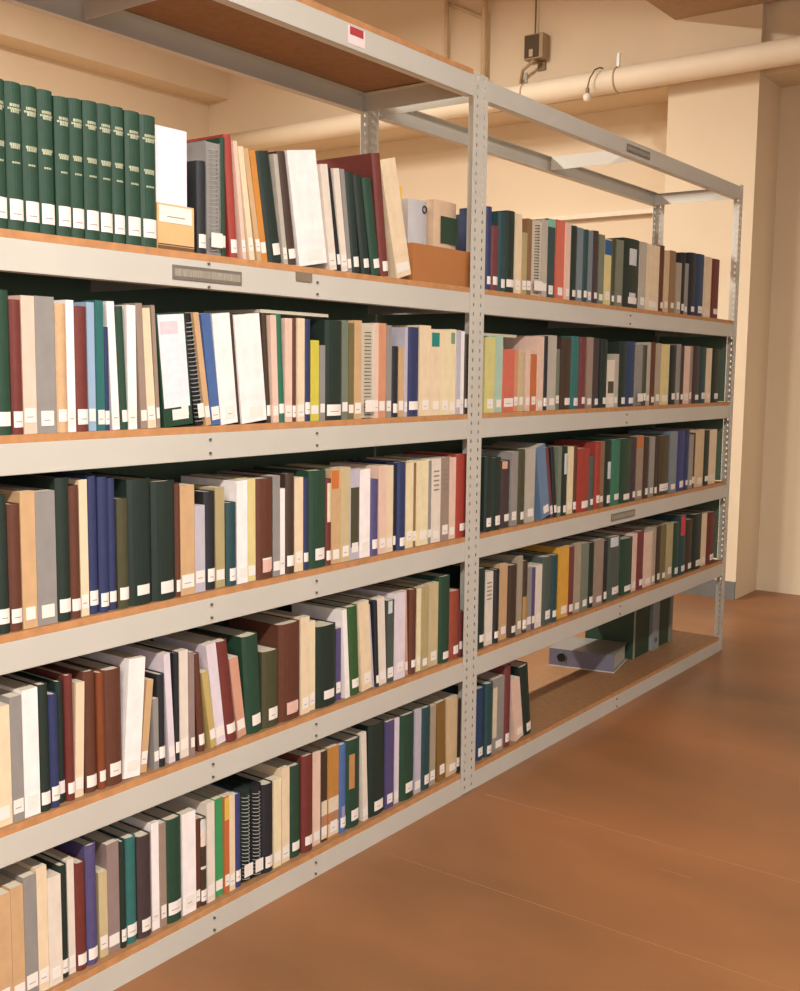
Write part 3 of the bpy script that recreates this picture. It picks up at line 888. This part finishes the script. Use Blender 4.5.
def tray():
    z0 = DECK['1']+.0002; x0, x1 = -.298, .034; y0 = .02; D = .36; H = .118; t = .006
    r = thing('open_carton', 'orange-brown open carton at the end of the top shelf by the centre posts', 'box', ((x0+x1)/2, y0, z0))
    a, b = x0-(x0+x1)/2, x1-(x0+x1)/2
    m = MB(); m.box(a,b,0,t,0,H); m.box(a,b,D-t,D,0,H); m.box(a,a+t,t,D-t,0,H); m.box(b-t,b,t,D-t,0,H); m.box(a+t,b-t,t,D-t,0,t)
    m.build('carton_wall', mat('orange_cardboard', (172,112,64), .6, 0, .05, 5), r)
    zi = z0+t+.0003
    def folder(x, w, y, d, h, rgb, nm, lab, name='box_file', cat='box file'):
        f = thing(name, lab, cat, (x, y, zi))
        m = MB(); s = .002
        n = 6
        pts = [(0,d),(0,.006)]+[(w*i/n, .006-.008*math.sin(math.pi*i/n)) for i in range(1,n)]+[(w,.006),(w,d)]
        inn = [(s,d),(s,.008)]+[(min(max(w*i/n,s),w-s), .008-.008*math.sin(math.pi*i/n)) for i in range(1,n)]+[(w-s,.008),(w-s,d)]
        m.strip(pts, inn, 0, h).build('cover', mat(nm, rgb, .5), f)
        MB().box(s+.0005,w-s-.0005,.0105,d-.004,.004,h-.006).build('page_block', M_PAGE, f)
        return f
    f = folder(-.222, .104, .09, .24, .262, (190,186,188), 'grey_binder', 'grey-white binder standing in the orange-brown carton', 'ring_binder', 'binder')
    MB().ring(.08,-.002,.235,.011,.0025,'y',14,5).build('finger_ring', M_COILD, f)
    f = folder(-.108, .132, .07, .26, .272, (206,176,146), 'beige_binder', 'beige box file with dark green panel in the carton by the centre posts')
    MB().box(.030,.124,-.0045,-.003,.135,.222).build('title_panel', mat('dark_green_block', (46,66,50), .6), f)
    f = folder(-.268, .022, .10, .20, .295, (222,186,70), 'yellow_folder', 'yellow folder standing in the carton behind the leaning cream book', 'paper_folder', 'folder')
tray()

def flat_booklet(x0, x1, y0, y1, key, lab, rgb, th=.008):
    zt = max(z for (x, t, z) in BOOKTOP[key] if x+t > x0-.02 and x < x1+.02)+.0006
    r = thing('paperback_book', lab, 'booklet', ((x0+x1)/2, y0, zt))
    w = (x1-x0)/2; d = y1-y0; s = .0008
    MB().box(-w,w,0,d,0,s).box(-w,w,0,d,th-s,th).box(-w,w,d-s,d,s,th-s).build('cover', mat('pale_booklet_card', rgb, .6), r)
    MB().box(-w+.001,w-.001,.0005,d-.001,s,th-s).build('page_block', M_PAGE, r)
flat_booklet(-.97,-.69,.03,.24,'2L','thin white booklet lying flat on top of the second-shelf books, left bay',(224,222,206))
flat_booklet(.14,.40,.05,.26,'2R','thin white booklet lying flat on the mint books, second shelf right bay',(214,212,196),.009)

# things on the bottom shelf of the right bay
z5 = DECK['5']+.0002
def lying_binder():
    # spine faces -x (towards the viewer's left), finger hole near its far end
    L_, W_, T_ = .315, .27, .085
    r = thing('ring_binder', 'grey lever-arch binder lying on its side on the bare bottom shelf, round finger hole showing', 'binder', (1.525,.140,z5), (0,0,R(12)))
    gm = mat('slate_binder', (124,122,120), .45, 0, .05, 12); s = .0025
    MB().box(0,W_,0,L_,0,s).box(0,W_,0,L_,T_-s,T_).build('cover', gm, r, bevel=.001)
    MB().box(-.002,s,0,L_,0,T_).build('spine', mat('slate_binder_spine', (112,112,130), .4, 0, .05, 12), r, bevel=.001)
    MB().box(.02,W_-.01,.008,L_-.008,.006,T_-.012).build('page_block', mat('grey_pages', (170,164,154), .8, 0, .1, 90, stretch=(.2,.2,6)), r)
    MB().box(-.0035,W_,-.0018,.0004,0,.003).build('cover_edge', mat('pale_edge', (206,200,192), .5), r)
    MB().box(-.0040,-.0021,.0,L_,.0,.004).build('spine_edge', mat('pale_edge', (206,200,192), .5), r)
    m = MB(); m.tube([(-.0035,L_-.062,T_*.52),(-.0022,L_-.062,T_*.52)], .022, 24)
    h = m.build('finger_hole', mat('hole_black', (24,26,28), .8), r)
    MB().ring(-.0036,L_-.062,T_*.52,.023,.0022,'x',24,6).build('hole_ring', mat('steel_ring', (120,126,130), .3, .8), h, smooth=True)
lying_binder()
def standing_binder(x, w, y, rgb, nm, lab, rot=0, d=.25, h=.305):
    r = thing('ring_binder', lab, 'binder', (x, y, z5), (0,0,R(rot)))
    s = .0025
    MB().box(0,s,0,d,0,h).box(w-s,w,0,d,0,h).box(s,w-s,0,s,0,h).build('cover', mat(nm, rgb, .5), r, bevel=.001)
    MB().box(s+.002,w-s-.004,.006,d-.01,.004,h-.014).build('page_block', M_PAGE, r)
    return r
standing_binder(1.800,.022,.17,(44,66,52),'deep_green_board','thin dark green folder with pale spine strip, standing behind the lying grey binder',0,.26); MB().box(.001,.021,-.001,-.0001,.002,.30).build('spine_strip', mat('pale_spine_strip', (140,138,124), .6), bpy.context.scene.objects[[o.name for o in COL.objects if o.get('label','').startswith('thin dark green folder')][0]])
standing_binder(1.832,.170,.175,(34,60,46),'deep_green_binder_a','wide dark green binder box behind the lying grey binder, bottom shelf right bay',0,.24)
f = standing_binder(2.02,.085,.165,(136,142,144),'cool_grey_binder','light grey binder between two dark green ones, bottom shelf right bay',0,.25)
MB().ring(.043,-.0012,.05,.011,.002,'y',16,5).build('finger_ring', M_COILD, f)
f = standing_binder(2.12,.130,.175,(34,60,46),'deep_green_binder_b','dark green binder at the far right of the bottom shelf group',0,.24)
standing_binder(2.26,.035,.17,(120,122,106),'olive_grey_board','slim olive-grey folder, last item at the right end of the bottom shelf',0,.25)

# ---------------------------------------------------------------- room
WX, WY = 4.35, 5.35
wallm = mat('cream_plaster', (228,210,182), .85, 0, .035, 1.2)
def floor_mat():
    m = bpy.data.materials.new('brown_vinyl_sheet'); m.use_nodes = True
    nt = m.node_tree; b = nt.nodes['Principled BSDF']; b.inputs['Roughness'].default_value = .38; b.inputs['Specular IOR Level'].default_value = .35
    tc = nt.nodes.new('ShaderNodeTexCoord'); mp = nt.nodes.new('ShaderNodeMapping'); mp.inputs['Scale'].default_value = (.8,.4,1)
    n = nt.nodes.new('ShaderNodeTexNoise'); n.inputs['Scale'].default_value = 1.6; n.inputs['Detail'].default_value = 5
    r = nt.nodes.new('ShaderNodeValToRGB'); e = r.color_ramp.elements
    e[0].position = .3; e[0].color = lin((112,78,50))+(1,); e[1].position = .72; e[1].color = lin((160,106,66))+(1,)
    nt.links.new(tc.outputs['Object'], mp.inputs['Vector']); nt.links.new(mp.outputs['Vector'], n.inputs['Vector'])
    nt.links.new(n.outputs['Fac'], r.inputs['Fac']); nt.links.new(r.outputs['Color'], b.inputs['Base Color'])
    n2 = nt.nodes.new('ShaderNodeTexNoise'); n2.inputs['Scale'].default_value = 2.2
    bp = nt.nodes.new('ShaderNodeBump'); bp.inputs['Strength'].default_value = .25; bp.inputs['Distance'].default_value = .02
    nt.links.new(n2.outputs['Fac'], bp.inputs['Height']); nt.links.new(bp.outputs['Normal'], b.inputs['Normal'])
    return m
X0, Y0, HC = -6.0, -4.4, 4.6
struct(MB().box(X0, WX, Y0, WY, -.1, 0).build('floor', floor_mat()))
# welded seams of the vinyl sheet
sm = mat('vinyl_seam', (158,112,78), .5)
for i, (x, y0, y1, w) in enumerate(((.07,-4.3,-.06,.008),(-.52,-4.3,-.06,.0022),(-.10,-.88,-.78,.004),(1.75,-4.3,-.06,.005),(-2.3,-4.3,-.06,.005))):
    struct(MB().box(x-w/2, x+w/2, y0, y1, 0, .0006).build('trim_%d' % (i+1), sm))
struct(MB().box(X0, WX, Y0, WY, HC, HC+.1).build('ceiling', mat('ceiling_paint', (206,184,152), .9, 0, .03, 2)))
struct(MB().box(WX, WX+.1, Y0, WY, 0, HC).build('wall_right', wallm))
struct(MB().box(X0, WX, WY, WY+.1, 0, HC).build('wall_back', wallm))
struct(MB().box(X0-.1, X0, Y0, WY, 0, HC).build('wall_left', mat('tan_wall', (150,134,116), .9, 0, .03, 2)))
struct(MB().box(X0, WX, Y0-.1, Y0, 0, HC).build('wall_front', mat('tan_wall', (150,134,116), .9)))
# upper part of the far wall stands proud, a pilaster ends it; a soffit runs along the ceiling
struct(MB().box(3.955, WX, 1.0, WY, 3.37, HC).build('trim_ledge', wallm))
struct(MB().box(3.92, WX, .4, 1.0, 0, HC).build('trim_pilaster', wallm))
struct(MB().box(3.99, WX, -2.4, .4, 3.36, HC).build('trim_lintel', wallm))
struct(MB().box(X0, 3.955, 5.10, WY, 3.83, HC).build('trim_back_ledge', wallm))
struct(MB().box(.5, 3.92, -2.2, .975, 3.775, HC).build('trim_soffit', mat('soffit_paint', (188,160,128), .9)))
struct(MB().box(WX-.015, WX-.001, 1.01, WY, 0, .12).build('baseboard_right', mat('grey_skirting', (112,112,110), .6)))
struct(MB().box(3.905, 3.919, .4, 1.0, 0, .12).build('baseboard_pilaster', MATS['grey_skirting']))

def wpipe(pts, r, name, lab, cat, m, n=20, brackets=()):
    b = Vector(pts[0]); t = thing(name, lab, cat, b)
    MB().tube([Vector(p)-b for p in pts], r, n).build('pipe_run', m, t, smooth=True)
    for (p, rr, hgt) in brackets:
        q = Vector(p)-b
        o = MB().ring(q.x,q.y,q.z,rr,.006,'y',20,6).build('pipe_collar', mat('pipe_collar', (196,176,150), .5), t, smooth=True)
        MB().box(q.x-.006,q.x+.14,q.y-.012,q.y+.012,q.z+rr*.9,q.z+rr*.9+.012).box(q.x-.006,q.x+.006,q.y-.01,q.y+.01,q.z+rr*.9,q.z+rr*.9+hgt).build('hanger', M_STEEL_D, o)
    return t
pm = mat('insulated_pipe', (244,230,206), .6, 0, .03, 4)
wpipe([(3.78,5.05,3.40),(3.78,3.9,3.402),(3.78,2.5,3.408),(3.78,1.2,3.414),(3.78,0,3.42),(3.78,-2.2,3.42)], .078, 'pipe',
      'thick cream insulated pipe running along the far wall', 'pipe', pm, 24, [((3.78,1.30,3.414),.080,.1),((3.78,2.0,3.41),.080,.08)])
wpipe([(3.90,2.43,3.50),(3.90,2.43,HC-.002)], .022, 'pipe', 'vertical cream conduit above the centre posts on the far wall', 'pipe', mat('cream_conduit', (208,184,150), .6), 12)
wpipe([(3.91,2.77,3.50),(3.91,2.77,HC-.002)], .016, 'pipe', 'thinner vertical conduit left of the other one on the far wall', 'pipe', MATS['cream_conduit'], 12)
wpipe([(3.93,2.80,4.22),(3.93,2.455,4.05)], .013, 'pipe', 'short slanting conduit linking the two vertical conduits', 'pipe', MATS['cream_conduit'], 10)
t = thing('cable_trunking', 'white cable trunking along the far wall behind the right bay', 'trunking', (4.3355,2.6,2.625))
MB().box(-.03,.014,-1.5,0.0,-.014,.018).build('trunking_box', mat('white_trunking', (238,226,206), .5), t)
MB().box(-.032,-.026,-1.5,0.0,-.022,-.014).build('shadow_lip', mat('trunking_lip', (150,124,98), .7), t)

# loudspeaker box and its cable
t = thing('wall_speaker', 'small beige wall box with dark grille hanging on a cable high on the far wall', 'speaker', (3.95,1.995,3.76))
MB().box(-.09,-.002,-.075,.075,-.085,.085).build('speaker_case', mat('beige_case', (176,154,124), .6), t, bevel=.004)
MB().box(-.094,-.0895,-.045,.068,-.076,.076).build('grille', mat('dark_grille', (88,74,58), .8, 0, .15, 300), t)
MB().box(-.098,-.0945,.0,.03,-.07,-.02).build('badge', mat('pale_badge', (200,176,148), .6), t)
MB().tube([(-.03,.02,.085),(-.03,.02,.5),(-.03,.02,HC-3.76-.002)], .006, 8).build('cable', mat('brown_cable', (120,98,74), .6), t)
# small lamp hanging under the pipe
t = thing('hanging_bulb', 'tiny white bulb hanging on a wire under the insulated pipe', 'lamp', (3.66,1.46,3.30))
m = MB(); bmesh.ops.create_uvsphere(m.bm, u_segments=14, v_segments=10, radius=.028)
m.build('bulb', mat('opal_bulb', (250,240,224), .3), t, smooth=True)
MB().tube([(0,0,.026),(0,0,.06)], .013, 10).build('socket', mat('bulb_socket', (150,136,116), .5), t)
MB().tube([(0,0,.06),(0,-.015,.12),(.02,-.04,.175),(.07,-.05,.198),(.12,-.05,.204)], .005, 8).build('wire', MATS['brown_cable'], t)
t = thing('wall_bracket', 'small slanted metal bracket just below the wall speaker', 'bracket', (3.95,2.0,3.58))
MB().tube([(-.004,.14,-.03),(-.08,.08,.03),(-.10,-.02,.08)], .012, 8).build('arm', MATS['beige_case'], t)
MB().box(-.012,-.001,-.06,.0,.03,.10).tube([(-.10,-.02,.08),(-.006,-.03,.07)], .01, 8).build('mount', mat('bracket_brown', (140,116,88), .6), t)

# invented windows, unseen behind the viewer, added to go with the fill light
t_ = MB()
for i, x in enumerate((-4.2, -1.9, .4, 2.7)):
    w = struct(MB().box(x-.95,x+.95,Y0+.001,Y0+.012,1.1,3.3).build('added_window_%d' % (i+1), mat('added_window_pane', (225,235,245), .1)))
    f = MB()
    for (a,b,c,d) in ((x-1,x+1,1.05,1.1),(x-1,x+1,3.3,3.35),(x-1,x-.95,1.1,3.3),(x+.95,x+1,1.1,3.3),(x-.02,x+.02,1.1,3.3)):
        f.box(a,b,Y0+.001,Y0+.04,c,d)
    f.build('added_window_frame', mat('added_window_frame', (230,225,215), .5), w)

# ---------------------------------------------------------------- light
def area(loc, rot, sx, sy, power, col):
    l = bpy.data.lights.new('light', 'AREA'); l.shape = 'RECTANGLE'; l.size = sx; l.size_y = sy; l.energy = power; l.color = col
    o = bpy.data.objects.new('lamp_or_fill', l); COL.objects.link(o); o.location = loc; o.rotation_euler = rot
    return o
def ceiling_lamp(x, y, z, w, power, lab, col=(1,.965,.91)):
    t = thing('fluorescent_lamp', lab, 'lamp', (x,y,z), group='ceiling strip lamps')
    MB().box(-w/2,w/2,-.08,.08,.0,.05).build('housing', mat('lamp_housing', (230,228,220), .5), t)
    MB().tube([(0,0,.05),(0,0,HC-z)], .008, 8).build('hanger', M_STEEL_D, t)
    e = mat('lamp_tube', (255,246,230), .4)
    b = e.node_tree.nodes['Principled BSDF']; b.inputs['Emission Color'].default_value = (1,.93,.82,1); b.inputs['Emission Strength'].default_value = 4
    for yy in (-.04,.04): MB().tube([(-w/2+.02,yy,-.016),(w/2-.02,yy,-.016)], .013, 10).build('tube', e, t, smooth=True)
    a = area((0,0,-.04), (0,0,0), w, .16, power, col); a.parent = t
for i, x in enumerate((-4.6,-2.6,-.4,2.0)):
    ceiling_lamp(x, -2.1, 3.5, 1.5, LP1[i], 'white strip lamp hanging over the aisle, number %d from the left' % (i+1))
for i, (x, y) in enumerate(((-1.6,2.4),(.8,2.4))):
    ceiling_lamp(x, y, 4.2, 1.5, LP2, 'unseen strip lamp added behind the racks for the far wall, %s one' % ('left' if i == 0 else 'right'), (1,.94,.85))  # unseen lamps, added to brighten the far wall
area((-3.2, Y0+.15, 2.2), (R(90),0,R(-12)), 4.5, 2.2, LPFILL, (1,.97,.94))  # added fill without a real source, lifts rack fronts and dark gaps
w = bpy.data.worlds.new('world'); bpy.context.scene.world = w; w.use_nodes = True
w.node_tree.nodes['Background'].inputs[0].default_value = (.9,.8,.68,1); w.node_tree.nodes['Background'].inputs[1].default_value = .1

# ---------------------------------------------------------------- camera
cd = bpy.data.cameras.new('camera'); cam = bpy.data.objects.new('camera', cd); COL.objects.link(cam)
fx, yaw, pit, rol = CAMF, R(CAMYAW), R(CAMPIT), R(CAMROL)
fw = Vector((math.sin(yaw)*math.cos(pit), math.cos(yaw)*math.cos(pit), -math.sin(pit)))
r0 = Vector((math.cos(yaw), -math.sin(yaw), 0)); u0 = r0.cross(fw)
rr = r0*math.cos(rol)+u0*math.sin(rol); uu = -r0*math.sin(rol)+u0*math.cos(rol)
mw = Matrix((( rr.x,uu.x,-fw.x,CAMX),(rr.y,uu.y,-fw.y,CAMY),(rr.z,uu.z,-fw.z,CAMZ),(0,0,0,1)))
cam.matrix_world = mw
cd.sensor_fit = 'HORIZONTAL'; cd.sensor_width = 36; cd.lens = fx*36/800
cd.clip_start = .05; cd.clip_end = 60
bpy.context.scene.camera = cam
sc = bpy.context.scene
sc.view_settings.view_transform = 'Standard'; sc.view_settings.look = 'None'; sc.view_settings.gamma = 1
sc.view_settings.use_curve_mapping = False
sc.view_settings.exposure = EXPO
